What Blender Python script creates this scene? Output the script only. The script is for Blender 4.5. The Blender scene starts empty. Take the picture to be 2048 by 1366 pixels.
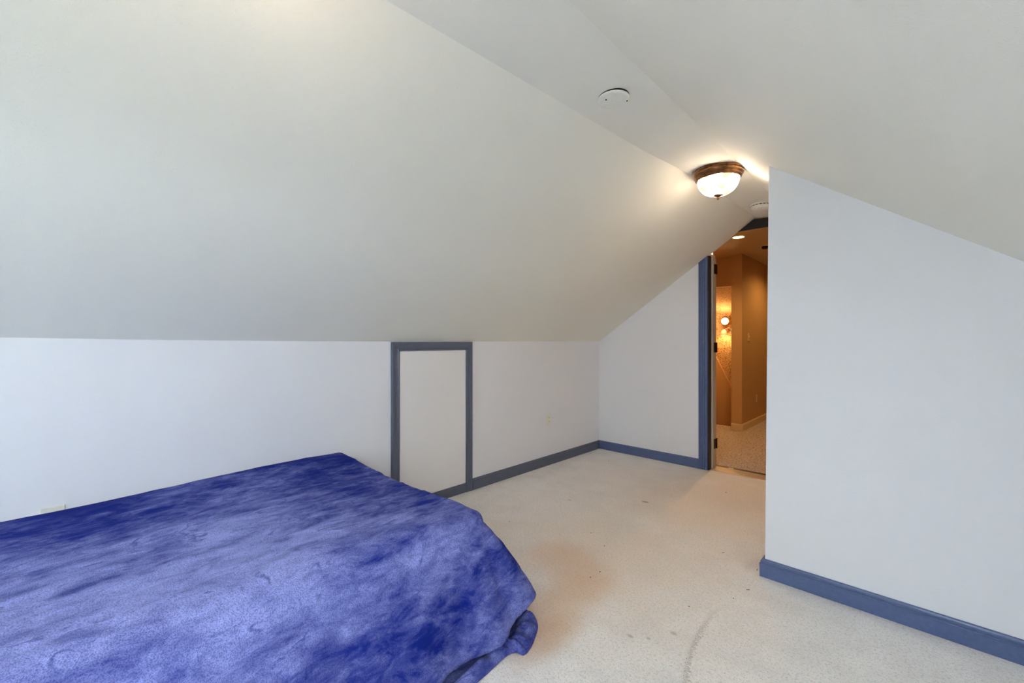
import bpy, math, random
from mathutils import Vector, noise

S = bpy.context.scene
COL = S.collection
H = 1.2                       # camera height, also the knee-wall height

# ------------------------------------------------------------------ camera
cd = bpy.data.cameras.new('camera')
cd.sensor_width = 36.0
cd.lens = 851.0 / 2048.0 * 36.0
cd.clip_start = 0.02
cam = bpy.data.objects.new('camera', cd)
cam.location = (0, 0, H)
cam.rotation_euler = (math.radians(90), 0, math.radians(44.08))
COL.objects.link(cam)
S.camera = cam

# ------------------------------------------------------------------ world, sun, exposure
S.view_settings.view_transform = 'Standard'
S.view_settings.look = 'None'
S.view_settings.gamma = 1.0
S.view_settings.use_curve_mapping = False
S.view_settings.exposure = 0.93
S.cycles.use_denoising = True
S.cycles.use_adaptive_sampling = True
S.cycles.adaptive_threshold = 0.2
S.cycles.use_light_tree = False
S.cycles.max_bounces = 8
S.cycles.diffuse_bounces = 6
S.cycles.transparent_max_bounces = 12
S.cycles.sample_clamp_indirect = 8.0
S.cycles.caustics_reflective = False
S.cycles.caustics_refractive = False

SKY_STRENGTH = 10.7
w = bpy.data.worlds.new('sky')
S.world = w
w.use_nodes = True
bg = w.node_tree.nodes['Background']
bg.inputs['Color'].default_value = (0.75, 0.885, 1.0, 1)
bg.inputs['Strength'].default_value = SKY_STRENGTH

# sampling portal in the window opening (adds no light of its own)
WX0, WX1, WZ0, WZ1 = -1.40, -0.46, 0.75, 1.74
REAR = -3.4
# roof window added in the right slope, behind the camera, to even the daylight
SX0, SX1, SY0, SY1 = -0.02, 0.56, -1.55, -0.40
def portal(loc, rot, sx, sy):
    d = bpy.data.lights.new('window_portal', 'AREA')
    d.shape = 'RECTANGLE'
    d.size, d.size_y = sx, sy
    d.cycles.is_portal = True
    o = bpy.data.objects.new('window_portal', d)
    o.location, o.rotation_euler = loc, rot
    COL.objects.link(o)
portal(((WX0 + WX1) / 2, REAR - 0.14, (WZ0 + WZ1) / 2), (math.radians(90), 0, 0), WX1 - WX0, WZ1 - WZ0)
_sa = math.atan(0.713)
_sx = (SX0 + SX1) / 2
portal((_sx, (SY0 + SY1) / 2, 2.092 - 0.713 * (_sx + 0.568) + 0.14), (0, _sa, 0), (SX1 - SX0) / math.cos(_sa), SY1 - SY0)

# ------------------------------------------------------------------ colour / material helpers
def lin(c):
    return tuple((x / 255 / 12.92) if x / 255 <= 0.04045 else ((x / 255 + 0.055) / 1.055) ** 2.4 for x in c) + (1.0,)

class Mat:
    def __init__(self, name, color, rough=0.6, metal=0.0, spec=0.5):
        m = bpy.data.materials.new(name)
        m.use_nodes = True
        self.m = m
        self.t = m.node_tree
        self.b = self.t.nodes['Principled BSDF']
        self.b.inputs['Base Color'].default_value = color
        self.b.inputs['Roughness'].default_value = rough
        self.b.inputs['Metallic'].default_value = metal
        self.b.inputs['Specular IOR Level'].default_value = spec
        self._c = None
    def coord(self):
        if self._c is None:
            self._c = self.t.nodes.new('ShaderNodeNewGeometry')
        return self._c.outputs['Position']
    def n(self, kind, **kw):
        nd = self.t.nodes.new(kind)
        for k, v in kw.items():
            setattr(nd, k, v)
        return nd
    def link(self, a, b):
        self.t.links.new(a, b)
    def noise(self, scale, detail=2.0, rough=0.5, vec=None, dist=0.0):
        nd = self.n('ShaderNodeTexNoise')
        nd.inputs['Scale'].default_value = scale
        nd.inputs['Detail'].default_value = detail
        nd.inputs['Roughness'].default_value = rough
        nd.inputs['Distortion'].default_value = dist
        self.link(vec if vec is not None else self.coord(), nd.inputs['Vector'])
        return nd.outputs['Fac']
    def ramp(self, fac, stops):
        nd = self.n('ShaderNodeValToRGB')
        e = nd.color_ramp.elements
        e[0].position, e[0].color = stops[0]
        e[1].position, e[1].color = stops[-1]
        for p, c in stops[1:-1]:
            x = e.new(p)
            x.color = c
        self.link(fac, nd.inputs['Fac'])
        return nd.outputs['Color']
    def math(self, op, a, b=None, c=None):
        nd = self.n('ShaderNodeMath', operation=op)
        for i, v in enumerate((a, b, c)):
            if v is None:
                continue
            if isinstance(v, (int, float)):
                nd.inputs[i].default_value = v
            else:
                self.link(v, nd.inputs[i])
        return nd.outputs[0]
    def smooth(self, v, lo, hi):
        nd = self.n('ShaderNodeMapRange', interpolation_type='SMOOTHSTEP')
        self.link(v, nd.inputs['Value'])
        nd.inputs['From Min'].default_value = lo
        nd.inputs['From Max'].default_value = hi
        return nd.outputs['Result']
    def mix(self, fac, a, b, mode='MIX'):
        nd = self.n('ShaderNodeMix', data_type='RGBA', blend_type=mode)
        for s, v in ((0, fac), (6, a), (7, b)):
            if isinstance(v, (int, float)):
                nd.inputs[s].default_value = v
            elif isinstance(v, tuple):
                nd.inputs[s].default_value = v
            else:
                self.link(v, nd.inputs[s])
        return nd.outputs[2]
    def bump(self, height, strength, dist, prev=None):
        nd = self.n('ShaderNodeBump')
        nd.inputs['Strength'].default_value = strength
        nd.inputs['Distance'].default_value = dist
        self.link(height, nd.inputs['Height'])
        if prev is not None:
            self.link(prev, nd.inputs['Normal'])
        return nd.outputs['Normal']
    def normal(self, nrm):
        self.link(nrm, self.b.inputs['Normal'])
    def color(self, c):
        self.link(c, self.b.inputs['Base Color'])

def paint(name, rgb, amp=0.25, rough=0.7):
    M = Mat(name, lin(rgb), rough, 0, 0.3)
    d = M.smooth(M.noise(190, 2, 0.5), 0.52, 0.75)
    d2 = M.noise(26, 3, 0.5)
    n1 = M.bump(d2, amp * 0.5, 0.004)
    M.normal(M.bump(d, amp, 0.0012, n1))
    return M.m

M_WALL = paint('wall_paint', (242, 243, 247))
M_CEIL = paint('ceiling_paint', (246, 245, 234), 0.3)
M_PANEL = paint('panel_paint', (245, 243, 242), 0.1, 0.55)

def trim_paint(name, rgb, rough):
    M = Mat(name, lin(rgb), rough, 0, 0.5)
    n = M.noise(60, 3)
    M.color(M.mix(M.smooth(n, 0.3, 0.8), lin(rgb), lin(tuple(min(255, x + 6) for x in rgb))))
    M.normal(M.bump(M.noise(220, 2), 0.12, 0.001))
    return M.m

M_TRIM = trim_paint('slate_blue_trim', (92, 109, 152), 0.26)
M_TRIM_GREY = trim_paint('slate_grey_trim', (93, 101, 118), 0.36)
M_BLACK = trim_paint('black_paint', (17, 19, 27), 0.4)
M_JAMB_DARK = trim_paint('jamb_dark_paint', (24, 22, 30), 0.45)
M_WHITE_TRIM = trim_paint('white_trim', (205, 200, 190), 0.4)
M_CREAM = trim_paint('cream_trim', (226, 205, 165), 0.4)
M_PLATE = trim_paint('ivory_plastic', (238, 236, 222), 0.3)
M_WPLASTIC = trim_paint('white_plastic', (240, 240, 230), 0.4)

def popcorn():
    M = Mat('popcorn_plaster', lin((214, 180, 130)), 0.9, 0, 0.1)
    v = M.noise(75, 3, 0.6)
    M.color(M.mix(M.smooth(v, 0.35, 0.5), lin((150, 108, 60)), lin((220, 186, 136))))
    M.normal(M.bump(v, 1.0, 0.02))
    return M.m
M_POP = popcorn()
M_HALL = paint('hall_paint', (203, 168, 118), 0.2)
M_HALLCEIL = paint('hall_ceiling_paint', (200, 178, 142), 0.2)

def carpet(name, base, tan, hall=False):
    M = Mat(name, base, 0.95, 0, 0.05)
    M.b.inputs['Sheen Weight'].default_value = 0.12
    pos = M.coord()
    sep = M.n('ShaderNodeSeparateXYZ')
    M.link(pos, sep.inputs[0])
    X, Y = sep.outputs['X'], sep.outputs['Y']
    warp = M.noise(3.2, 4, 0.6)
    wv = M.math('SUBTRACT', warp, 0.5)
    def blob(cx, cy, rx, ry, soft=0.9, wamp=0.9):
        dx = M.math('DIVIDE', M.math('SUBTRACT', X, cx), rx)
        dy = M.math('DIVIDE', M.math('SUBTRACT', Y, cy), ry)
        d = M.math('SQRT', M.math('ADD', M.math('MULTIPLY', dx, dx), M.math('MULTIPLY', dy, dy)))
        d = M.math('ADD', d, M.math('MULTIPLY', wv, wamp))
        return M.math('SUBTRACT', 1.0, M.smooth(d, 1 - soft, 1 + soft * 0.4))
    c = M.mix(M.smooth(M.noise(5, 5, 0.65), 0.35, 0.7), base, tuple(x * 0.90 for x in base[:3]) + (1,))
    if not hall:
        # trodden, yellowed pile between the bed and the door
        walk = M.math('MAXIMUM', blob(-1.15, 3.3, 0.85, 1.1), blob(-1.35, 2.1, 0.9, 0.75))
        c = M.mix(M.math('MULTIPLY', walk, 0.8), c, tan)
        clean = M.math('MAXIMUM', blob(-2.05, 3.35, 0.4, 0.6, 1.0, 1.8), blob(-2.0, 2.45, 0.35, 0.35, 1.0, 1.8))
        c = M.mix(M.math('MULTIPLY', clean, 0.75), c, lin((250, 241, 236)))
        for cx, cy, rx, ry, k, col in (
            (-1.20, 1.58, 0.16, 0.42, 0.50, (224, 176, 126)), (-1.42, 1.90, 0.26, 0.22, 0.46, (226, 176, 132)),
            (-1.10, 1.34, 0.10, 0.22, 0.48, (214, 164, 114)), (-0.98, 3.5, 0.4, 0.35, 0.12, (190, 154, 124)),
            (-1.50, 2.98, 0.030, 0.018, 0.6, (120, 96, 76)), (-0.74, 1.72, 0.016, 0.013, 0.4, (160, 130, 100)),
            (-0.86, 1.58, 0.014, 0.010, 0.45, (138, 120, 100)), (-0.80, 1.62, 0.010, 0.010, 0.4, (138, 120, 100)),
            (-1.93, 2.62, 0.015, 0.010, 0.5, (190, 120, 104)), (-0.66, 2.55, 0.04, 0.10, 0.2, (190, 160, 136))):
            c = M.mix(M.math('MULTIPLY', blob(cx, cy, rx, ry, 0.8, 0.8), k), c, lin(col))
    fine = M.noise(215 if not hall else 70, 2, 0.6)
    mid = M.noise(90 if not hall else 40, 2, 0.65)
    fl = M.math('ADD', M.math('MULTIPLY', fine, 0.55), M.math('MULTIPLY', mid, 0.45))
    dark = tuple(x * (0.48 if not hall else 0.2) for x in tan[:3]) + (1,)
    c = M.mix(M.math('MULTIPLY', M.math('SUBTRACT', 1.0, M.smooth(fl, 0.34 if not hall else 0.38, 0.52)), 0.48 if not hall else 0.85), c, dark)
    hgt = fl
    if not hall:
        # the seam that shows as a dented line
        yp = M.math('SUBTRACT', Y, 1.5)
        sx = M.math('ADD', -0.603, M.math('MULTIPLY', yp, M.math('SUBTRACT', M.math('MULTIPLY', yp, 0.428), 0.336)))
        dd = M.math('ABSOLUTE', M.math('ADD', M.math('SUBTRACT', X, sx), M.math('MULTIPLY', M.math('SUBTRACT', mid, 0.5), 0.07)))
        seam = M.math('MULTIPLY', M.math('SUBTRACT', 1.0, M.smooth(dd, 0.0, 0.014)), M.smooth(fine, 0.38, 0.62))
        yf = M.math('MULTIPLY', M.math('SUBTRACT', 1.0, M.smooth(Y, 1.75, 2.15)), seam)
        c = M.mix(M.math('MULTIPLY', yf, 0.65), c, lin((134, 122, 108)))
        hgt = M.math('SUBTRACT', fl, M.math('MULTIPLY', yf, 0.5))
    M.color(c)
    M.normal(M.bump(hgt, 0.6, 0.008))
    return M.m
M_CARPET = carpet('beige_carpet', lin((251, 248, 245)), lin((243, 226, 209)))
M_CARPET_HALL = carpet('hall_carpet', lin((214, 204, 196)), lin((170, 146, 126)), True)

def velvet(name, light, darkc):
    M = Mat(name, light, 0.85, 0, 0.04)
    M.b.inputs['Sheen Weight'].default_value = 0.05
    M.b.inputs['Sheen Roughness'].default_value = 0.35
    M.b.inputs['Sheen Tint'].default_value = (0.62, 0.68, 1.0, 1)
    mp = M.n('ShaderNodeMapping')
    mp.inputs['Rotation'].default_value = (0, 0, math.radians(-14))
    mp.inputs['Scale'].default_value = (1.0, 0.5, 1.0)
    M.link(M.coord(), mp.inputs['Vector'])
    v = mp.outputs['Vector']
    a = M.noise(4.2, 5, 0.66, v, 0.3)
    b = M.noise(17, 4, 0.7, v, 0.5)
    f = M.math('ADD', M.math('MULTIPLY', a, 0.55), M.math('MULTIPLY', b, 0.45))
    # sheen of the brushed nap painted into the colour: lighter over the middle
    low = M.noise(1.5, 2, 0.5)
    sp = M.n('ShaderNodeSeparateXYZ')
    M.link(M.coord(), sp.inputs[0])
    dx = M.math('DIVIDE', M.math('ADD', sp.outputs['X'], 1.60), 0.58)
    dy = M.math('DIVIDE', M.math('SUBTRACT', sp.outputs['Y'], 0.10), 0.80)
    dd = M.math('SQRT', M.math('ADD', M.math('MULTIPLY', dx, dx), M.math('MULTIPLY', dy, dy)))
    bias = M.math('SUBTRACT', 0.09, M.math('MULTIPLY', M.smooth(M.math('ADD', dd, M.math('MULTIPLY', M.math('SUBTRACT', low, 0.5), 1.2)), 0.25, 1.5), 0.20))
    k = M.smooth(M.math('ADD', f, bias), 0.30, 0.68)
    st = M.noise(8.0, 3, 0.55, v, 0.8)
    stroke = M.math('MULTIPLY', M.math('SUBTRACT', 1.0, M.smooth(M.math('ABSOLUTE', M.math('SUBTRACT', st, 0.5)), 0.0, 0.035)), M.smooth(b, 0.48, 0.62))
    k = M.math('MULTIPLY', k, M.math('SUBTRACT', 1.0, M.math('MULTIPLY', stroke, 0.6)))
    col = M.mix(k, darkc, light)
    fine = M.noise(300, 2, 0.6)
    col = M.mix(M.math('MULTIPLY', M.math('SUBTRACT', 1.0, M.smooth(fine, 0.35, 0.58)), 0.5), col, darkc)
    M.color(col)
    n = M.bump(f, 0.35, 0.02)
    M.normal(M.bump(M.math('ADD', fine, M.math('MULTIPLY', M.noise(150, 2), 0.7)), 0.5, 0.003, n))
    return M.m
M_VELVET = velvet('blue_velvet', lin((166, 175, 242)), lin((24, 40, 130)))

def metal(name, rgb, rough):
    M = Mat(name, lin(rgb), rough, 0.85, 0.5)
    n = M.noise(30, 4, 0.6)
    M.color(M.mix(M.smooth(n, 0.3, 0.75), lin(rgb), lin(tuple(int(x * 0.6) for x in rgb))))
    return M.m
M_BRONZE = metal('bronze', (150, 104, 66), 0.28)
M_HINGE = metal('dark_hinge', (58, 42, 34), 0.4)
M_THRESH = trim_paint('threshold_strip', (186, 168, 146), 0.3)

def glow(name, rgb, strength, base=(240, 230, 215), trans=0.0):
    M = Mat(name, lin(base), 0.4)
    M.b.inputs['Emission Color'].default_value = lin(rgb)
    M.b.inputs['Emission Strength'].default_value = strength
    return M.m

def bowl_glass():
    m = bpy.data.materials.new('alabaster_glass')
    m.use_nodes = True
    t = m.node_tree
    t.nodes.clear()
    out = t.nodes.new('ShaderNodeOutputMaterial')
    tr = t.nodes.new('ShaderNodeBsdfTranslucent')
    tr.inputs['Color'].default_value = (0.95, 0.86, 0.74, 1)
    gl = t.nodes.new('ShaderNodeBsdfPrincipled')
    gl.inputs['Base Color'].default_value = (0.75, 0.66, 0.55, 1)
    gl.inputs['Roughness'].default_value = 0.25
    mx = t.nodes.new('ShaderNodeMixShader')
    mx.inputs[0].default_value = 0.3
    em = t.nodes.new('ShaderNodeEmission')
    em.inputs['Color'].default_value = (1.0, 0.80, 0.60, 1)
    em.inputs['Strength'].default_value = 29.0
    geo = t.nodes.new('ShaderNodeNewGeometry')
    no = t.nodes.new('ShaderNodeTexNoise')
    no.inputs['Scale'].default_value = 11
    no.inputs['Detail'].default_value = 3
    no.inputs['Distortion'].default_value = 0.6
    t.links.new(geo.outputs['Position'], no.inputs['Vector'])
    rp = t.nodes.new('ShaderNodeValToRGB')
    rp.color_ramp.elements[0].position = 0.35
    rp.color_ramp.elements[0].color = (0.08, 0.06, 0.045, 1)
    rp.color_ramp.elements[1].position = 0.65
    rp.color_ramp.elements[1].color = (0.16, 0.14, 0.12, 1)
    t.links.new(no.outputs['Fac'], rp.inputs['Fac'])
    t.links.new(rp.outputs['Color'], tr.inputs['Color'])
    rp2 = t.nodes.new('ShaderNodeValToRGB')
    rp2.color_ramp.elements[0].position = 0.46
    rp2.color_ramp.elements[0].color = (0.018, 0.012, 0.007, 1)
    rp2.color_ramp.elements[1].position = 0.66
    rp2.color_ramp.elements[1].color = (1.0, 0.79, 0.59, 1)
    t.links.new(no.outputs['Fac'], rp2.inputs['Fac'])
    t.links.new(rp2.outputs['Color'], em.inputs['Color'])
    ad = t.nodes.new('ShaderNodeAddShader')
    t.links.new(tr.outputs[0], mx.inputs[1])
    t.links.new(gl.outputs[0], mx.inputs[2])
    t.links.new(mx.outputs[0], ad.inputs[0])
    t.links.new(em.outputs[0], ad.inputs[1])
    t.links.new(ad.outputs[0], out.inputs['Surface'])
    return m
M_BOWL = bowl_glass()

def pane_glass():
    m = bpy.data.materials.new('window_glass')
    m.use_nodes = True
    t = m.node_tree
    t.nodes.clear()
    out = t.nodes.new('ShaderNodeOutputMaterial')
    tr = t.nodes.new('ShaderNodeBsdfTransparent')
    gl = t.nodes.new('ShaderNodeBsdfGlossy')
    gl.inputs['Roughness'].default_value = 0.02
    mx = t.nodes.new('ShaderNodeMixShader')
    mx.inputs[0].default_value = 0.06
    t.links.new(tr.outputs[0], mx.inputs[1])
    t.links.new(gl.outputs[0], mx.inputs[2])
    t.links.new(mx.outputs[0], out.inputs['Surface'])
    return m
M_PANE = pane_glass()

def grass_mat():
    M = Mat('lawn', lin((104, 116, 80)), 0.9, 0, 0.1)
    M.color(M.mix(M.noise(0.6, 5), lin((100, 114, 76)), lin((124, 132, 92))))
    return M.m
M_GRASS = grass_mat()

# ------------------------------------------------------------------ mesh helpers
def mesh_obj(name, verts, faces, mat, parent=None, smooth=False, loc=None):
    me = bpy.data.meshes.new(name)
    me.from_pydata([tuple(v) for v in verts], [], faces)
    me.update()
    if mat:
        me.materials.append(mat)
    if smooth:
        for p in me.polygons:
            p.use_smooth = True
    o = bpy.data.objects.new(name, me)
    COL.objects.link(o)
    if parent:
        o.parent = parent
    if loc:
        o.location = loc
    return o

def fix_normals(o):
    import bmesh
    bm = bmesh.new()
    bm.from_mesh(o.data)
    bmesh.ops.remove_doubles(bm, verts=bm.verts, dist=1e-6)
    bmesh.ops.recalc_face_normals(bm, faces=bm.faces)
    bm.to_mesh(o.data)
    bm.free()
    return o

def box_v(x0, x1, y0, y1, z0, z1):
    v = [(x, y, z) for x in (x0, x1) for y in (y0, y1) for z in (z0, z1)]
    f = [(0, 1, 3, 2), (4, 6, 7, 5), (0, 4, 5, 1), (2, 3, 7, 6), (0, 2, 6, 4), (1, 5, 7, 3)]
    return v, f

def box(name, x0, x1, y0, y1, z0, z1, mat, parent=None, bevel=0.0):
    v, f = box_v(x0, x1, y0, y1, z0, z1)
    o = fix_normals(mesh_obj(name, v, f, mat, parent))
    if bevel:
        b = o.modifiers.new('bevel', 'BEVEL')
        b.width = bevel
        b.segments = 2
    return o

def prism(name, poly, axis, a0, a1, mat, parent=None):
    """extrude a 2D polygon: axis 'Y' -> poly in (x, z); axis 'X' -> poly in (y, z); axis 'Z' -> poly in (x, y)"""
    def p3(p, a):
        return {'Y': (p[0], a, p[1]), 'X': (a, p[0], p[1]), 'Z': (p[0], p[1], a)}[axis]
    n = len(poly)
    v = [p3(p, a0) for p in poly] + [p3(p, a1) for p in poly]
    f = [tuple(range(n)), tuple(range(2 * n - 1, n - 1, -1))]
    f += [(i, (i + 1) % n, n + (i + 1) % n, n + i) for i in range(n)]
    return fix_normals(mesh_obj(name, v, f, mat, parent))

def lathe(name, prof, mat, parent=None, seg=48, loc=None, axis='Z'):
    v, f = [], []
    n = len(prof)
    for i in range(seg):
        a = 2 * math.pi * i / seg
        for r, z in prof:
            p = (r * math.cos(a), r * math.sin(a), z)
            if axis == 'Y':
                p = (p[0], p[2], p[1])
            elif axis == 'X':
                p = (p[2], p[0], p[1])
            v.append(p)
    for i in range(seg):
        j = (i + 1) % seg
        for k in range(n - 1):
            f.append((i * n + k, j * n + k, j * n + k + 1, i * n + k + 1))
    o = mesh_obj(name, v, f, mat, parent, True, loc)
    fix_normals(o)
    for p in o.data.polygons:
        p.use_smooth = True
    es = o.modifiers.new('edges', 'EDGE_SPLIT')
    es.split_angle = math.radians(50)
    return o

def tube(name, pts, r, mat, parent=None, seg=12):
    v, f = [], []
    pts = [Vector(p) for p in pts]
    for i, p in enumerate(pts):
        d = (pts[min(i + 1, len(pts) - 1)] - pts[max(i - 1, 0)]).normalized()
        u = d.orthogonal().normalized()
        if i and abs(u.dot(pu)) < 0.2:
            u = (pu - d * pu.dot(d)).normalized()
        pu = u
        w_ = d.cross(u)
        for k in range(seg):
            a = 2 * math.pi * k / seg
            v.append(p + (u * math.cos(a) + w_ * math.sin(a)) * r)
    for i in range(len(pts) - 1):
        for k in range(seg):
            f.append((i * seg + k, i * seg + (k + 1) % seg, (i + 1) * seg + (k + 1) % seg, (i + 1) * seg + k))
    f.append(tuple(range(seg)))
    f.append(tuple(range((len(pts) - 1) * seg, len(pts) * seg)))
    o = fix_normals(mesh_obj(name, v, f, mat, parent, True))
    return o

def sweep(name, path, prof, mat, parent=None, side=1):
    """sweep a (offset, height) profile along a plan polyline with mitred corners; offset goes to side*left of the path"""
    n = len(path)
    v, f = [], []
    m = len(prof)
    P = [Vector((p[0], p[1])) for p in path]
    for i in range(n):
        def nrm(a, b):
            d = (b - a).normalized()
            return Vector((-d.y, d.x)) * side
        if i == 0:
            k = nrm(P[0], P[1])
        elif i == n - 1:
            k = nrm(P[-2], P[-1])
        else:
            n1, n2 = nrm(P[i - 1], P[i]), nrm(P[i], P[i + 1])
            k = (n1 + n2) / (1 + n1.dot(n2))
        for o_, z in prof:
            q = P[i] + k * o_
            v.append((q.x, q.y, z))
    for i in range(n - 1):
        for k in range(m):
            f.append((i * m + k, i * m + (k + 1) % m, (i + 1) * m + (k + 1) % m, (i + 1) * m + k))
    f.append(tuple(range(m)))
    f.append(tuple(range((n - 1) * m, n * m)))
    return fix_normals(mesh_obj(name, v, f, mat, parent))

def empty(name, loc):
    o = bpy.data.objects.new(name, None)
    o.empty_display_size = 0.05
    o.location = loc
    COL.objects.link(o)
    return o

def tag(o, label=None, cat=None, group=None, kind=None):
    if label:
        o['label'] = label
    if cat:
        o['category'] = cat
    if group:
        o['group'] = group
    if kind:
        o['kind'] = kind
    return o

def struct(o, label=None, cat=None):
    return tag(o, label, cat, None, 'structure')

# ------------------------------------------------------------------ room geometry
XL, YB = -2.63, 4.126            # knee wall, back wall
YE = 4.30                        # far face of the back wall
YP = 2.462                       # partition face
XR = 0.70                        # right knee wall
SLOPE_L, SLOPE_R = 0.6776, 0.713
def zl(x):
    return H + SLOPE_L * (x - XL)
def zr(x):
    return 2.092 - SLOPE_R * (x + 0.568)

def lerp_tab(tab, y):
    if y <= tab[0][0]:
        return tab[0][1]
    for (a, va), (b, vb) in zip(tab, tab[1:]):
        if y <= b:
            return va + (vb - va) * (y - a) / (b - a)
    return tab[-1][1]
CREASE_L = [(-3.56, -1.22), (0.646, -1.142), (2.14, -1.099), (2.93, -1.055), (4.3, -1.048)]
def crease_l(y):
    return lerp_tab(CREASE_L, y)
KNEE_TOP = [(-3.56, 1.222), (-0.2, 1.218), (0.0, 1.214), (0.3, 1.208), (0.6, 1.2045), (1.0, 1.2015), (1.5, 1.2), (4.3, 1.2)]
XCR = -0.782
ys = [-3.56 + i * (4.14 + 3.56) / 44 for i in range(45)]

def strip(name, rows, thick, mat):
    """rows: per y a list of (x, z); makes a slab thick upwards"""
    v, f = [], []
    m = len(rows[0][1])
    for y, r in rows:
        for x, z in r:
            v.append((x, y, z))
    n = len(rows)
    off = len(v)
    v += [(x, y, z + thick) for x, y, z in v[:off]]
    def idx(i, k):
        return i * m + k
    for i in range(n - 1):
        for k in range(m - 1):
            q = (idx(i, k), idx(i, k + 1), idx(i + 1, k + 1), idx(i + 1, k))
            f.append(q)
            f.append(tuple(off + t for t in reversed(q)))
        for k in (0, m - 1):
            f.append((idx(i, k), idx(i + 1, k), off + idx(i + 1, k), off + idx(i, k)))
    for i in (0, n - 1):
        for k in range(m - 1):
            f.append((idx(i, k), idx(i, k + 1), off + idx(i, k + 1), off + idx(i, k)))
    return fix_normals(mesh_obj(name, v, f, mat))

rowsL, rowsF, rowsR = [], [], []
for y in ys:
    xc = crease_l(y)
    zc = zl(xc)
    kz = lerp_tab(KNEE_TOP, y)
    dz = kz - H
    r = []
    for i in range(9):
        t = i / 8
        x = XL - 0.12 + (xc - XL + 0.12) * t
        r.append((x, zl(x) + dz * max(0, 1 - t * 1.4)))
    rowsL.append((y, r))
    zc2 = zr(XCR)
    rowsF.append((y, [(xc, zc), ((xc + XCR) / 2, (zc + zc2) / 2 if y > 9 else zc + (zc2 - zc) * 0.5), (XCR, zc2)]))
    rowsR.append((y, [(XCR, zc2), (XR + 0.12, zr(XR + 0.12))]))
struct(strip('ceiling_left', rowsL, 0.15, M_CEIL), 'long sloping ceiling above the left knee wall')
struct(strip('ceiling', rowsF, 0.15, M_CEIL), 'narrow flat ceiling strip between the two slopes')
def slope_panel(name, xa, xb, ya, yb, parent=None):
    o = strip(name, [(y, [(xa, zr(xa)), (xb, zr(xb))]) for y in (ya, yb)], 0.15, M_CEIL)
    o.parent = parent
    return o
cr = struct(slope_panel('ceiling_right', XCR, XR + 0.12, SY1, 4.14), 'sloping ceiling falling to the right')
slope_panel('ceiling_panel', XCR, XR + 0.12, -3.56, SY0, cr)
slope_panel('ceiling_panel', XCR, SX0, SY0, SY1, cr)
slope_panel('ceiling_panel', SX1, XR + 0.12, SY0, SY1, cr)
# added roof window, brightens the floor: frame and pane lie in the slope
rwn = struct(empty('added_roof_window', (_sx, (SY0 + SY1) / 2, zr(_sx))), 'roof window added in the right slope behind the camera for more daylight')
rwn.rotation_euler = (0, _sa, 0)
_hw, _hl = (SX1 - SX0) / math.cos(_sa) / 2, (SY1 - SY0) / 2
for sx in (-1, 1):
    box('window_stile', min(sx * _hw, sx * (_hw - 0.04)), max(sx * _hw, sx * (_hw - 0.04)), -_hl, _hl, 0.04, 0.11, M_WHITE_TRIM, rwn)
    box('window_rail', -_hw, _hw, min(sx * _hl, sx * (_hl - 0.04)), max(sx * _hl, sx * (_hl - 0.04)), 0.045, 0.105, M_WHITE_TRIM, rwn)
box('window_pane', -_hw + 0.04, _hw - 0.04, -_hl + 0.04, _hl - 0.04, 0.070, 0.074, M_PANE, rwn)
def zflat(x, y):
    xc = crease_l(y)
    a, b = zl(xc), zr(XCR)
    t = (x - xc) / (XCR - xc)
    return a + (b - a) * t

struct(box('floor', XL, XR, REAR, 4.14, -0.2, 0.0, M_CARPET), 'worn beige carpet floor of the attic bedroom')

# knee wall, with a real recess behind the access panel
struct(box('wall_left', XL - 0.12, XL, REAR, YB, -0.2, 1.235, M_WALL), 'low knee wall under the left slope')

# back wall with the doorway cut out
DX0, DX1, DZ = -1.444, -0.66, 2.176
bw = prism('wall_back', [(XL - 0.12, -0.2), (DX0, -0.2), (DX0, zl(DX0) + 0.02), (XL - 0.12, zl(XL - 0.12) + 0.02)], 'Y', YB, YE, M_WALL)
struct(bw, 'back wall beside the doorway under the slope')
prism('wall_above_door', [(-1.185, DZ), (DX1, DZ), (DX1, 2.42), (-1.47, 2.42), (-1.47, zl(-1.47) + 0.012)], 'Y', YB - 0.005, YB + 0.028, M_HALL, bw)
prism('wall_beside_door', [(DX1, -0.2), (-0.5, -0.2), (-0.5, 2.42), (DX1, 2.42)], 'Y', YB, YE, M_WALL, bw)

# partition block on the right (closet), its free edge leaning a little
v = [(-0.588, YP, -0.2), (0.9, YP, -0.2), (0.9, YP, zr(0.9) + 0.04), (-0.568, YP, zr(-0.568) + 0.03)]
v += [(x, YB, z) for x, y, z in v]
f = [(0, 1, 2, 3), (4, 7, 6, 5), (0, 4, 5, 1), (1, 5, 6, 2), (2, 6, 7, 3), (3, 7, 4, 0)]
o = fix_normals(mesh_obj('wall_partition', v, f, M_WALL))
bv = o.modifiers.new('bevel', 'BEVEL'); bv.width = 0.006; bv.segments = 3
struct(o, 'pale partition wall at the right with a free corner')
struct(box('wall_right', XR, XR + 0.12, REAR, YP, -0.2, zr(XR) + 0.03, M_WALL), 'right knee wall')

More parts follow.
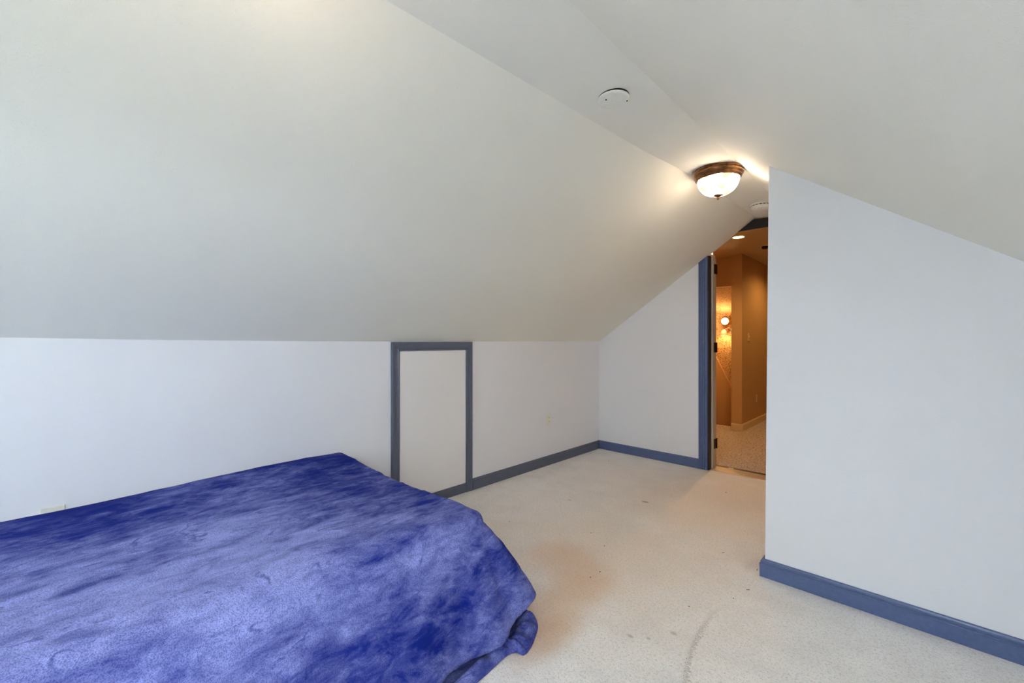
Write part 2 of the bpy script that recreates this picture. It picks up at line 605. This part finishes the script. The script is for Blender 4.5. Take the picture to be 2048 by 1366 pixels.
# rear gable with window hole
def gable(name, poly):
    o = prism(name, poly, 'Y', REAR - 0.16, REAR, M_WALL)
    return o
rw = prism('wall_rear', [(XL - 0.12, -0.2), (XR + 0.12, -0.2), (XR + 0.12, WZ0), (XL - 0.12, WZ0)], 'Y', REAR - 0.16, REAR, M_WALL)
struct(rw, 'rear gable wall with the window')
top = [(WX0, WZ1), (WX1, WZ1), (WX1, zr(WX1) + 0.06), (XCR, zr(XCR) + 0.06), (-1.20, zl(-1.20) + 0.06), (WX0, zl(WX0) + 0.06)]
prism('wall_above_window', top, 'Y', REAR - 0.16, REAR, M_WALL, rw)
prism('wall_beside_window', [(XL - 0.12, WZ0), (WX0, WZ0), (WX0, zl(WX0) + 0.06), (XL - 0.12, zl(XL - 0.12) + 0.06)], 'Y', REAR - 0.16, REAR, M_WALL, rw)
prism('wall_beside_window', [(WX1, WZ0), (XR + 0.12, WZ0), (XR + 0.12, zr(XR + 0.12) + 0.06), (WX1, zr(WX1) + 0.06)], 'Y', REAR - 0.16, REAR, M_WALL, rw)

# window (behind the camera): two sashes side by side
wn = struct(empty('window_1', ((WX0 + WX1) / 2, REAR, WZ0)), 'double window in the rear gable behind the camera')
def wchild(o):
    o.parent = wn
    o.matrix_parent_inverse = wn.matrix_world.inverted()
    o.location = tuple(-c for c in wn.location)
    return o
xm = (WX0 + WX1) / 2
for a, b in ((WX0, WX0 + 0.05), (xm - 0.03, xm + 0.03), (WX1 - 0.05, WX1)):
    q = box('window_stile', a, b, REAR - 0.12, REAR - 0.06, WZ0, WZ1, M_WHITE_TRIM, wn); q.location = -Vector(wn.location)
for a, b in ((WZ0, WZ0 + 0.05), ((WZ0 + WZ1) / 2 - 0.02, (WZ0 + WZ1) / 2 + 0.02), (WZ1 - 0.05, WZ1)):
    q = box('window_rail', WX0, WX1, REAR - 0.11, REAR - 0.07, a, b, M_WHITE_TRIM, wn); q.location = -Vector(wn.location)
for a, b in ((WX0 + 0.05, xm - 0.03), (xm + 0.03, WX1 - 0.05)):
    q = box('window_pane', a, b, REAR - 0.092, REAR - 0.088, WZ0 + 0.05, WZ1 - 0.05, M_PANE, wn); q.location = -Vector(wn.location)

# lawn far below the window
struct(box('ground', -40, 40, -60, 20, -3.3, -3.1, M_GRASS), 'green lawn outside the house')

# ------------------------------------------------------------------ baseboards and trims
BB = [(0, 0), (0.015, 0), (0.0155, 0.062), (0.0165, 0.0645), (0.0165, 0.067), (0.0145, 0.0695), (0.0105, 0.0705), (0.0105, 0.0745), (0.0125, 0.0765), (0.0120, 0.079), (0.009, 0.081), (0.0065, 0.087), (0.003, 0.09), (0, 0.09)]
struct(sweep('baseboard_left', [(XL, YB), (XL, 2.248)], BB, M_TRIM_GREY, None, 1), 'slate grey baseboard along the left knee wall')
struct(sweep('baseboard_left_bedside', [(XL, 1.514), (XL, REAR)], BB, M_TRIM_GREY, None, 1), 'slate grey baseboard behind the bed')
struct(sweep('baseboard_back', [(-1.53, YB), (XL + 0.0115, YB)], BB, M_TRIM, None, 1), 'slate blue baseboard along the back wall')
struct(sweep('baseboard_right', [(XR, YP), (-0.590, YP), (-0.590, YB)], BB, M_TRIM, None, 1), 'slate blue baseboard round the foot of the partition')
struct(sweep('baseboard_rear', [(XL, REAR), (XR, REAR), (XR, YP - 0.016)], BB, M_TRIM, None, 1), 'slate blue baseboard at the rear and right')

# fluted door casing: extruded strip, top cut by the slope
def door_casing():
    pts = []                      # (x, depth toward room)
    x0, x1 = -1.531, -1.450
    xs = [0, 0.0, 0.06, 0.10, 0.14, 0.26, 0.30, 0.34, 0.46, 0.50, 0.54, 0.66, 0.70, 0.74, 0.90, 0.96, 1.0, 1.0]
    ds = [0, .013, .018, .019, .013, .014, .019, .014, .014, .019, .014, .014, .019, .015, .017, .014, .010, 0]
    v, f = [], []
    n = len(xs)
    for t, d in zip(xs, ds):
        x = x0 + (x1 - x0) * t
        v.append((x, YB - d, 0))
    for t, d in zip(xs, ds):
        x = x0 + (x1 - x0) * t
        v.append((x, YB - d, zl(x) - 0.001))
    for i in range(n - 1):
        f.append((i, i + 1, n + i + 1, n + i))
    f.append((n - 1, 0, n, 2 * n - 1))
    f.append(tuple(range(n)))
    f.append(tuple(range(n, 2 * n)))
    return fix_normals(mesh_obj('trim_1', v, f, M_TRIM))
tr1 = struct(door_casing(), 'fluted slate blue casing at the left of the doorway')

# head board above the opening, nearly black
o = prism('trim_2', [(-1.19, DZ), (DX1, DZ), (DX1, 2.240), (-1.06, zl(-1.06) - 0.003), (-1.187, zl(-1.187) - 0.003)], 'Y', YB - 0.016, YB, M_BLACK)
struct(o, 'black painted head board above the doorway')

# jamb on the hinge side
jx = DX0 + 0.006
zt = zl(DX0) - 0.004
j = struct(box('trim_3', DX0 - 0.006, jx, YB - 0.004, YB + 0.056, 0, zt, M_JAMB_DARK), 'dark room-side strip of the door jamb')
jw = struct(box('door_jamb', DX0, jx + 0.001, YB + 0.056, YE + 0.006, 0, zt - 0.004, M_WHITE_TRIM), 'white door jamb with three dark hinges')
box('door_stop', jx, jx + 0.009, YB + 0.060, YB + 0.098, 0, zt, M_WHITE_TRIM, jw, 0.002)
for z0 in (0.175, 1.095, 1.845):
    hz = box('hinge', jx + 0.0005, jx + 0.004, YB + 0.118, YE + 0.004, z0, z0 + 0.095, M_HINGE, jw, 0.001)
    tube('hinge_knuckle', [(jx + 0.006, YE + 0.008, z0), (jx + 0.006, YE + 0.008, z0 + 0.095)], 0.006, M_HINGE, hz)
struct(box('door_jamb_latch', DX1 - 0.006, DX1, YB - 0.004, YE + 0.006, 0, DZ, M_WHITE_TRIM), 'white latch-side door jamb')

# threshold
th = prism('threshold', [(4.140, 0.0), (4.146, 0.003), (4.160, 0.005), (4.285, 0.005), (4.305, 0.004), (4.305, -0.02), (4.140, -0.02)], 'X', DX0 + 0.002, DX1, M_THRESH)
struct(th, 'flat tan metal threshold strip in the doorway')
for x in (-1.37, -1.16, -0.95, -0.74):
    lathe('screw', [(0, 0.0025), (0.004, 0.002), (0.005, 0)], M_WPLASTIC, th, 10, (x, 4.185, 0.0045))
struct(box('trim_4', DX0 - 0.1, DX1 + 0.1, 4.305, 4.362, -0.2, 0.0025, M_BLACK), 'black gap strip behind the threshold')

# ------------------------------------------------------------------ access door in the knee wall
A0, A1, AT = 1.520, 2.244, 1.196
acc = empty('door_1', (0, 0, 0))
struct(acc, 'small white access door framed in slate grey moulding in knee wall')
acc.location = (0, 0, 0)
CP = [(0, 0.011), (0.004, 0.016), (0.010, 0.017), (0.014, 0.012), (0.022, 0.011), (0.036, 0.014), (0.046, 0.018), (0.058, 0.018), (0.062, 0.014)]   # inner edge -> outer edge
CW = 0.062
def casing(name, p_in, p_out_dir, along0, along1, miter0, miter1, mat):
    """piece of picture-frame moulding: runs between along0 and along1 (given at the inner edge)"""
    v, f = [], []
    prof = [(0, 0.0)] + CP + [(CW, 0.0)]
    n = len(prof)
    for end, (a, mt) in enumerate(((along0, miter0), (along1, miter1))):
        for o_, d in prof:
            aa = a + mt * o_
            c = p_in + p_out_dir * o_
            if name == 'casing_head':
                v.append((XL + d, aa, c))
            else:
                v.append((XL + d, c, aa))
    for i in range(n):
        f.append((i, (i + 1) % n, n + (i + 1) % n, n + i))
    f += [tuple(range(n)), tuple(range(n, 2 * n))]
    return fix_normals(mesh_obj(name, v, f, mat, acc))
casing('casing_leg', A0 + CW, -1, 0.0, AT - CW, 0, 1, M_TRIM_GREY)
casing('casing_leg', A1 - CW, 1, 0.0, AT - CW, 0, 1, M_TRIM_GREY)
casing('casing_head', AT - CW, 1, A0 + CW, A1 - CW, -1, 1, M_TRIM_GREY)
box('casing_sill', XL, XL + 0.011, A0 + CW, A1 - CW, 0.0, 0.072, M_TRIM_GREY, acc, 0.0015)
box('panel', XL, XL + 0.007, A0 + CW + 0.003, A1 - CW - 0.003, 0.0745, AT - CW - 0.003, M_PANEL, acc, 0.0015)

# ------------------------------------------------------------------ outlets
def outlet(name, loc, rz, label, mat=M_PLATE, kind='outlet', cat='outlet'):
    """plate lies in the local XZ plane and faces local -Y"""
    e = empty(name, loc)
    e.rotation_euler = (0, 0, rz)
    tag(e, label, cat)
    box('plate', -0.0355, 0.0355, -0.006, 0, -0.058, 0.058, mat, e, 0.0035)
    if kind == 'outlet':
        for s in (-1, 1):
            poly = []
            for i in range(24):
                a = 2 * math.pi * i / 24
                poly.append((0.0165 * math.cos(a), s * 0.0195 + max(-0.0125, min(0.0125, 0.0165 * math.sin(a)))))
            r = prism('receptacle', poly, 'Y', -0.0075, -0.005, mat, e)
            for sx in (-0.006, 0.006):
                box('slot', sx - 0.001, sx + 0.001, -0.0079, -0.007, s * 0.0195 - 0.002, s * 0.0195 + 0.006, M_BLACK, r)
            lathe('slot', [(0, -0.0079), (0.0022, -0.0079), (0.0022, -0.007)], M_BLACK, r, 10, (0, 0, s * 0.0195 - 0.0075), 'Y')
        lathe('screw', [(0, -0.0072), (0.003, -0.0068), (0.003, -0.0055)], mat, e, 10, None, 'Y')
    else:
        box('switch_toggle', -0.005, 0.005, -0.017, -0.005, -0.004, 0.016, mat, e, 0.002)
        for s in (-1, 1):
            lathe('screw', [(0, -0.0072), (0.003, -0.0068), (0.003, -0.0055)], mat, e, 10, (0, 0, s * 0.03), 'Y')
    return e
RZ_L = math.radians(90)          # local -Y -> +X
outlet('wall_outlet', (XL, 3.228, 0.44), RZ_L, 'ivory outlet plate on knee wall right of the access door')
outlet('wall_outlet', (XL, -0.057, 0.449), RZ_L, 'ivory outlet plate peeking above the blue bedspread')

# ------------------------------------------------------------------ ceiling lights
def ceiling_light(loc, label):
    e = empty('ceiling_light', loc)
    tag(e, label, 'ceiling light', 'bronze flush ceiling lights')
    pan = [(0, 0.004), (0.140, 0.004), (0.1455, -0.001), (0.1465, -0.006), (0.142, -0.010), (0.140, -0.013), (0.143, -0.017), (0.1415, -0.024), (0.137, -0.032),
           (0.131, -0.036), (0.129, -0.039), (0.132, -0.042), (0.130, -0.047), (0.125, -0.049), (0.123, -0.053), (0.120, -0.056), (0.117, -0.052), (0.117, -0.012), (0, -0.012)]
    lathe('pan', pan, M_BRONZE, e, 64)
    bowl = []
    R, D = 0.119, 0.100
    for i in range(11):
        a = math.radians(90 * i / 10)
        bowl.append((R * math.cos(a) ** 0.85 if i < 10 else 0.0, -0.050 - D * math.sin(a)))
    b = lathe('glass_bowl', bowl, M_BOWL, e, 40)
    fin = [(0, -0.143), (0.012, -0.143), (0.026, -0.146), (0.025, -0.150), (0.014, -0.155), (0.007, -0.158), (0.0045, -0.162), (0.0075, -0.165), (0.008, -0.169), (0.005, -0.174), (0, -0.176)]
    lathe('finial', fin, M_BRONZE, e, 24)
    ang = math.radians(44)
    for s in (-1, 1):
        lathe('bulb', [(0, -0.034), (0.012, -0.034), (0.013, 0.0), (0.026, 0.022), (0.027, 0.034), (0.018, 0.05), (0, 0.056)],
              M_BULB, e, 10, (s * 0.062 * math.cos(ang), s * 0.062 * math.sin(ang), -0.062))
    return e
M_BULB = glow('lit_bulb', (255, 205, 150), 6.0)
ceiling_light((-0.911, 2.765, zflat(-0.911, 2.765) - 0.004), 'bronze flush ceiling light with frosted glass bowl near the doorway')
ceiling_light((-0.945, 0.30, zflat(-0.945, 0.30) - 0.004), 'bronze flush ceiling light above the middle of the room, out of view')

# blank cover plate
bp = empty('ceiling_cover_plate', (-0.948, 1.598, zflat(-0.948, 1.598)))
tag(bp, 'round white blank cover plate screwed to the flat ceiling', 'cover plate')
lathe('shadow_gap', [(0, 0.004), (0.0655, 0.004), (0.0655, -0.005), (0, -0.005)], M_HINGE, bp, 48)  # dark disc standing in for the shaded gap between plate and ceiling
pl = lathe('disc', [(0, -0.013), (0.056, -0.013), (0.064, -0.0115), (0.067, -0.008), (0.0665, -0.005), (0, -0.005)], M_WPLASTIC, bp, 48)
for s in (-1, 1):
    lathe('screw', [(0, -0.0155), (0.0028, -0.015), (0.0032, -0.013)], M_HINGE, bp, 10, (s * 0.030 + 0.012, s * 0.034 + 0.006, 0))

# smoke alarm
sm = empty('smoke_alarm', (-0.900, 3.68, zflat(-0.900, 3.68)))
tag(sm, 'round white smoke alarm on ceiling just before the doorway', 'smoke alarm')
lathe('base', [(0, 0), (0.076, 0), (0.077, -0.004), (0.074, -0.010), (0, -0.010)], M_WPLASTIC, sm, 48)
lathe('vent_ring', [(0.0, -0.010), (0.0655, -0.010), (0.0655, -0.016), (0, -0.016)], M_BLACK, sm, 48)
lathe('cover', [(0, -0.016), (0.067, -0.016), (0.068, -0.022), (0.064, -0.034), (0.056, -0.041), (0.03, -0.044), (0, -0.044)], M_WPLASTIC, sm, 48)
lathe('test_button', [(0, -0.046), (0.018, -0.0455), (0.021, -0.043), (0.021, -0.040)], M_WPLASTIC, sm, 24, (-0.028, -0.026, 0))
for i in range(16):
    a = 2 * math.pi * i / 16
    box('vent_rib', -0.003, 0.003, 0.0630, 0.0668, -0.0165, -0.0095, M_WPLASTIC, sm).rotation_euler = (0, 0, a)

# ------------------------------------------------------------------ hall beyond the doorway
HC = 2.38
struct(box('hall_floor', -2.75, 0.9, 4.362, 6.42, -0.2, 0.0, M_CARPET_HALL), 'speckled hall carpet beyond the doorway')
struct(box('hall_floor_far', -1.884, 0.9, 6.42, 9.5, -0.2, 0.0, M_CARPET_HALL), 'far end of the hall carpet')
struct(box('hall_ceiling', -2.75, 0.9, YB - 0.02, 9.6, HC, HC + 0.15, M_HALLCEIL), 'hall ceiling with the recessed light')
sw = struct(box('hall_wall_stub', -1.884, -1.754, 6.24, 9.5, 0, HC, M_HALL), 'tan hall wall ending in a free corner')
struct(box('hall_wall_end', -2.87, 0.9, 9.5, 9.62, -1.5, HC, M_HALL), 'end wall of the hall')
struct(box('hall_wall_right', 0.9, 1.0, YE, 9.62, -0.2, HC, M_HALL), 'right wall of the hall')
struct(box('hall_wall_left', -2.87, -2.75, YE, 9.6, -1.5, HC, M_HALL), 'left wall of the hall')
struct(box('hall_wall_near', -2.87, DX0 - 0.02, YE, YE + 0.02, -0.2, HC, M_HALL), 'hall side of the bedroom wall')
struct(box('hall_wall_near_right', DX1, 0.95, YE, YE + 0.02, -0.2, HC, M_HALL), 'hall side of the bedroom wall right of the door')
struct(box('stair_header', -2.75, -1.884, 6.40, 6.46, 1.975, HC, M_HALL), 'tan header above the stairwell')
struct(prism('stair_soffit', [(6.46, 1.975), (7.30, 1.651), (7.30, 1.75), (6.46, 2.075)], 'X', -2.75, -1.884, M_POP), 'textured sloping ceiling over the stairs')
struct(box('stair_wall', -2.75, -1.884, 7.30, 7.42, -1.5, 1.75, M_POP), 'textured wall at the far side of the stairwell')
struct(prism('stair_side_panel', [(-2.75, -1.4), (-1.884, -1.4), (-1.884, -0.18), (-2.203, 0.491), (-2.43, 0.964), (-2.75, 1.62)], 'Y', 7.255, 7.30, M_HALL), 'smooth slanted panel on the stairwell wall')
struct(box('stair_floor', -2.75, -1.884, 6.42, 7.3, -1.5, -1.4, M_CARPET_HALL), 'lower floor of the stairwell')
struct(box('stair_riser_wall', -2.75, -1.884, 6.38, 6.42, -1.5, -0.2, M_HALL), 'wall under the landing at the top of the stairs')
struct(box('stair_inner_wall', -1.884, -1.80, 6.42, 7.42, -1.5, 0.0, M_HALL), 'inner side wall of the stairwell')
struct(sweep('stair_nosing', [(-2.75, 6.42), (-1.884, 6.42)], [(0, -0.03), (0.02, -0.03), (0.024, -0.01), (0.02, 0.006), (-0.02, 0.006), (-0.02, 0.0), (0, 0.0)], M_CREAM, None, 1), 'pale nosing strip at the top of the stairs')
struct(sweep('hall_baseboard', [(-1.754, 9.49), (-1.754, 6.24), (-1.884, 6.24)], [(0, 0), (0.014, 0), (0.014, 0.075), (0.009, 0.088), (0.003, 0.092), (0, 0.092)], M_CREAM, None, 1), 'cream baseboard round the foot of the hall wall')

RZ_H = math.radians(90)
outlet('hall_light_switch', (-1.754, 6.537, 1.26), RZ_H, 'pale light switch on the tan hall wall', M_CREAM, 'switch', 'light switch')
outlet('hall_outlet', (-1.754, 6.93, 0.372), RZ_H, 'pale outlet plate low on the tan hall wall', M_CREAM)

WARM = (1.0, 0.56, 0.20)
WARM2 = (1.0, 0.62, 0.30)
def point(name, loc, power, parent=None, r=0.04, color=WARM, spot=None):
    d = bpy.data.lights.new(name, 'SPOT' if spot else 'POINT')
    d.energy = power
    d.color = color
    d.shadow_soft_size = r
    if spot:
        d.spot_size = math.radians(spot)
        d.spot_blend = 0.6
    o = bpy.data.objects.new(name, d)
    o.location = loc
    COL.objects.link(o)
    if parent:
        o.parent = parent
    return o

rc = empty('recessed_light', (-1.506, 5.23, HC))
tag(rc, 'small round recessed downlight glowing in the hall ceiling', 'ceiling light')
lathe('trim_ring', [(0.058, 0.0), (0.058, -0.004), (0.074, -0.006), (0.080, -0.003), (0.080, 0.0)], M_WHITE_TRIM, rc, 40)
lathe('lens', [(0, -0.002), (0.058, -0.003), (0.0585, -0.0005)], glow('recessed_lens', (255, 190, 110), 14.0), rc, 40)
point('recessed_lamp', (0, 0, -0.05), 24.0, rc, 0.05, WARM, 150)

rc2 = empty('recessed_light', (-1.05, 7.0, HC))
tag(rc2, 'recessed downlight in the far hall ceiling hidden by the partition', 'ceiling light')
lathe('trim_ring', [(0.058, 0.0), (0.058, -0.004), (0.074, -0.006), (0.080, -0.003), (0.080, 0.0)], M_WHITE_TRIM, rc2, 40)
lathe('lens', [(0, -0.002), (0.058, -0.003), (0.0585, -0.0005)], bpy.data.materials['recessed_lens'], rc2, 40)
point('recessed_lamp', (0, 0, -0.05), 15.0, rc2, 0.05, WARM, 160)

hs = empty('hall_smoke_alarm', (-1.405, 5.93, HC))
tag(hs, 'small round alarm on the hall ceiling, half hidden by the partition', 'smoke alarm')
lathe('base', [(0, 0), (0.070, 0), (0.071, -0.006), (0.064, -0.012), (0, -0.012)], M_HALLCEIL, hs, 36)
lathe('cover', [(0, -0.012), (0.040, -0.012), (0.036, -0.036), (0.02, -0.042), (0, -0.042)], M_HINGE, hs, 30)

# two-headed wall lamp in the stairwell
wl = empty('wall_lamp', (-2.20, 7.30, 1.43))
tag(wl, 'small two-headed wall lamp glowing in the stairwell', 'wall lamp')
lathe('wall_plate', [(0, -0.018), (0.045, -0.015), (0.052, 0.0)], M_CREAM, wl, 30, None, 'Y')
tube('arm', [(0, -0.015, 0), (-0.02, -0.07, 0.02), (-0.045, -0.10, 0.05)], 0.008, M_CREAM, wl)
tube('arm', [(0, -0.015, 0), (-0.03, -0.06, -0.01), (-0.075, -0.09, -0.04)], 0.008, M_CREAM, wl)
up = lathe('shade', [(0.052, -0.05), (0.056, -0.045), (0.050, 0.01), (0.03, 0.04), (0, 0.045)], M_CREAM, wl, 30, (-0.055, -0.10, 0.09), 'Y')
lathe('bulb', [(0, -0.052), (0.03, -0.047), (0.046, -0.03), (0.048, 0.0), (0, 0.0)], glow('wall_lamp_bulb', (255, 205, 130), 30.0), up, 30, None, 'Y')
dn = lathe('shade', [(0.058, -0.055), (0.060, -0.05), (0.040, 0.0), (0.022, 0.03), (0, 0.034)], M_CREAM, wl, 30, (-0.085, -0.10, -0.075))
lathe('bulb', [(0, -0.056), (0.030, -0.05), (0.044, -0.036), (0, -0.02)], glow('wall_lamp_bulb_down', (255, 205, 130), 30.0), dn, 30)
point('wall_lamp_light', (-0.06, -0.24, 0.10), 3.6, wl, 0.04, WARM2)
point('wall_lamp_light_down', (-0.085, -0.13, -0.18), 0.6, wl, 0.03, WARM2)

# ------------------------------------------------------------------ bed with its blanket
TOPZ, HEADY = 0.50, -0.95
ex, ey = -1.300, 1.205           # edge of the mattress in plan
RF0 = 0.055
x1, y1 = ex - RF0, ey - RF0
def sstep(t):
    t = max(0.0, min(1.0, t))
    return t * t * (3 - 2 * t)
def near_radius(b):
    """the long side rolls over softly; only the foot corner is crisp"""
    return RF0 + 0.13 * sstep((y1 - b - 0.05) / 0.6)
def g(s, c, w_):
    return math.exp(-((s - c) / w_) ** 2)
def wr(x, y, z=0.0):
    return noise.noise(Vector((x, y, z)))
def blanket_point(a, b, L):
    da, db = max(a - x1, 0.0), max(b - y1, 0.0)
    r = max(da, db)
    rn = near_radius(b)
    xe = ex - rn
    qx, qy = -2.622 + (min(a, x1) + 2.622) * (xe + 2.622) / (x1 + 2.622), min(b, y1)
    RF = rn if da > 0 else RF0
    # wrinkles on the taut top: long shallow ridges running along the bed
    wz = 0.006 * wr(a * 3.0 + 0.8 * b, b * 1.1, 3.1) + 0.0035 * wr(a * 13 + 3 * b, b * 3.2 - a, 1.7) + 0.002 * wr(a * 28 + 9 * b, b * 9, 8.2)
    ridge = abs(wr(a * 7 + 2.5 * b, b * 1.7 + 5, 4.4))
    wz += 0.006 * max(0, 0.12 - ridge) / 0.12 * (0.4 + 0.6 * wr(a * 2, b * 2, 9.0))
    sag = 0.010 * math.sin(math.pi * max(0, min(1, (a + 2.62) / 1.32)))
    # sag of the foot edge seen between the wall and the corner
    foot = 0.016 * g(b, y1 + 0.02, 0.30) * g(a, -2.15, 0.32)
    ztop = TOPZ + 0.012 * g(a, -2.62, 0.5) * (b > -9) - sag - foot + wz - 0.026 * sstep((0.95 - b) / 1.1) * (0.4 + 0.6 * g(a, -2.62, 0.6))
    if r < 1e-9:
        return (qx, qy, ztop)
    if da >= db:
        th = (math.pi / 4) * (db / da)
    else:
        th = math.pi / 2 - (math.pi / 4) * (da / db)
    nx, ny = math.cos(th), math.sin(th)
    if da > 0 and db > 0:
        s = th / (math.pi / 2) * 0.25
    elif da > 0:
        s = -(y1 - b)
    else:
        s = 0.25 + (x1 - a)
    arc = RF * math.pi / 2
    corner = g(s, 0.125, 0.14)
    F = 0.128 + 0.062 * corner
    zh = 0.058 + 0.065 * g(s, 0.13, 0.085) + 0.010 * math.sin(s * 9)
    if r < arc:
        off = RF * math.sin(r / RF)
        z = ztop - RF * (1 - math.cos(r / RF))
    else:
        u = (r - arc) / (L - arc)
        fold = 0.040 * g(s, 0.150, 0.055) - 0.030 * g(s, 0.045, 0.045) + 0.012 * g(s, -0.06, 0.06)
        fold += 0.010 * math.sin(s * 17 + 1.2) * min(1, abs(s - 0.1) * 4) + 0.010 * wr(s * 9, u * 1.5, 2.2) + 0.004 * wr(s * 26, u * 4, 6.0)
        off = RF + F * u ** (1.15 - 0.3 * corner) + fold * u ** 0.8
        z = (ztop - RF) + (zh - (ztop - RF)) * u
    n2 = 0.004 * wr(a * 16, b * 16, 5.0) * min(1, r * 8)
    return (qx + nx * (off + n2), qy + ny * (off + n2), z)

def build_blanket():
    L = 0.52
    st = 0.0125
    ax = []
    a = -2.622
    na = int(round((x1 + 2.622) / 0.014))
    ax = [-2.622 + (x1 + 2.622) * i / na for i in range(na + 1)]
    nl = int(round(L / st))
    ax += [x1 + L * (i + 1) / nl for i in range(nl)]
    nb = int(round((y1 - HEADY) / 0.016))
    by = [HEADY + (y1 - HEADY) * i / nb for i in range(nb + 1)]
    by += [y1 + L * (i + 1) / nl for i in range(nl)]
    v = []
    for b in by:
        for a in ax:
            v.append(blanket_point(a, b, L))
    m = len(ax)
    f = []
    for j_ in range(len(by) - 1):
        for i in range(m - 1):
            f.append((j_ * m + i, j_ * m + i + 1, (j_ + 1) * m + i + 1, (j_ + 1) * m + i))
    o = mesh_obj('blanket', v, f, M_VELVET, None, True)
    so = o.modifiers.new('thickness', 'SOLIDIFY')
    so.thickness = 0.006
    so.offset = -1
    return o
bl = build_blanket()
tag(bl, 'royal blue velvet blanket draped over the bed and down to the carpet', 'blanket')

def catmull(pts, n):
    out = []
    P = [Vector(p) for p in pts]
    P = [P[0] * 2 - P[1]] + P + [P[-1] * 2 - P[-2]]
    for i in range(1, len(P) - 2):
        for k in range(n):
            t = k / n
            p0, p1_, p2, p3 = P[i - 1], P[i], P[i + 1], P[i + 2]
            out.append(0.5 * ((2 * p1_) + (p2 - p0) * t + (2 * p0 - 5 * p1_ + 4 * p2 - p3) * t * t + (3 * p1_ - p0 - 3 * p2 + p3) * t ** 3))
    out.append(P[-2])
    return out

def build_fold():
    # plan outline of the bunched under-layer lying on the carpet
    path = catmull([(-2.55, 1.345), (-2.0, 1.36), (-1.6, 1.375), (-1.32, 1.392), (-1.215, 1.392), (-1.165, 1.36), (-1.128, 1.30), (-1.100, 1.235),
                    (-1.098, 1.195), (-1.128, 1.185), (-1.140, 1.14), (-1.126, 1.0), (-1.118, 0.8), (-1.112, 0.4), (-1.115, -0.1), (-1.11, -0.9)], 10)
    cx, cy = -1.75, 0.6
    v, f = [], []
    K = 14
    n = len(path)
    for i, p in enumerate(path):
        q = Vector((min(p.x, -1.42), min(p.y, 1.08)))
        d = (q - p)
        d.normalize()
        s = i * 0.11
        hh = 0.036 + 0.010 * math.sin(s * 5.3) + 0.010 * wr(s * 2.2, 0.4)
        for k in range(K):
            t = min(1.0, k / (K - 4))
            inn = (0.062 + 0.05 * g(p.x + p.y, 0.1, 0.14)) * t ** 1.3
            z = 0.003 + hh * math.sin(t * math.pi)
            rip = 0.010 * math.sin(s * 9 + t * 3) * math.sin(math.pi * min(1, t * 1.2))
            if k > K - 4:
                inn += 0.07 * (k - (K - 4))
                z = 0.004
                rip = 0.0
            v.append((p.x + d.x * (inn + rip * 0.4), p.y + d.y * (inn + rip * 0.4), max(0.002, z + rip * 0.6)))
    for i in range(n - 1):
        for k in range(K - 1):
            f.append((i * K + k, i * K + k + 1, (i + 1) * K + k + 1, (i + 1) * K + k))
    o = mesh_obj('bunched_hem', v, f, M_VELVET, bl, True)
    so = o.modifiers.new('sub', 'SUBSURF')
    so.levels = 1
    so.render_levels = 1
    return o
build_fold()

# the bed itself, wholly covered in the photograph
bd = empty('bed', (-2.0, 0.1, 0.0))
tag(bd, 'low bed hidden under the royal blue velvet blanket', 'bed')
M_TICK = trim_paint('mattress_ticking', (222, 220, 214), 0.8)
box('box_spring', -0.59, 0.57, -1.05, 1.00, 0.06, 0.24, M_TICK, bd, 0.02)
box('mattress', -0.60, 0.58, -1.06, 1.01, 0.24, 0.445, M_TICK, bd, 0.04)
for lx in (-0.52, 0.50):
    for ly in (-0.97, 0.92):
        lathe('leg', [(0, 0.0), (0.025, 0.0), (0.022, 0.06), (0, 0.06)], M_HINGE, bd, 16, (lx, ly, 0))

# ------------------------------------------------------------------ bits of debris on the carpet
def fl(px, py):
    """floor point for a photograph pixel, used once to note where each bit lies"""
    a = math.radians(44.08)
    d = 851 * H / (py - 683)
    t = (px - 1024) / 851
    return (d * (-math.sin(a) + t * math.cos(a)), d * (math.cos(a) + t * math.sin(a)))
random.seed(3)
for px, py, ln, wd in ((1496, 1180, 0.016, 0.003), (1514, 1140, 0.02, 0.0025), (1446, 1106, 0.013, 0.0022), (1200, 1144, 0.008, 0.004), (1181, 1155, 0.006, 0.004),
                       (1452, 985, 0.010, 0.007), (1019, 1043, 0.006, 0.004), (1182, 1066, 0.006, 0.004), (1209, 1092, 0.006, 0.004), (1217, 922, 0.007, 0.005), (1378, 1213, 0.006, 0.003), (1467, 1197, 0.005, 0.003)):
    x, y = fl(px, py)
    e = box('lint_speck', -ln / 2, ln / 2, -wd / 2, wd / 2, 0.0, 0.0022, M_HINGE, None, 0.0006)
    e.location = (x, y, 0.0)
    e.rotation_euler = (0, 0, random.uniform(0, 3.1))
    tag(e, 'tiny dark speck of lint lying on the beige carpet', 'lint', 'dark lint specks on the carpet')
x, y = fl(1462, 938)
o = box('paper_scrap', -0.022, 0.022, -0.006, 0.006, 0.0, 0.004, M_WPLASTIC, None, 0.001)
o.location = (x, y, -0.004)
o.location.z = 0.0045
tag(o, 'tiny white scrap lying at the edge of the metal threshold', 'scrap')
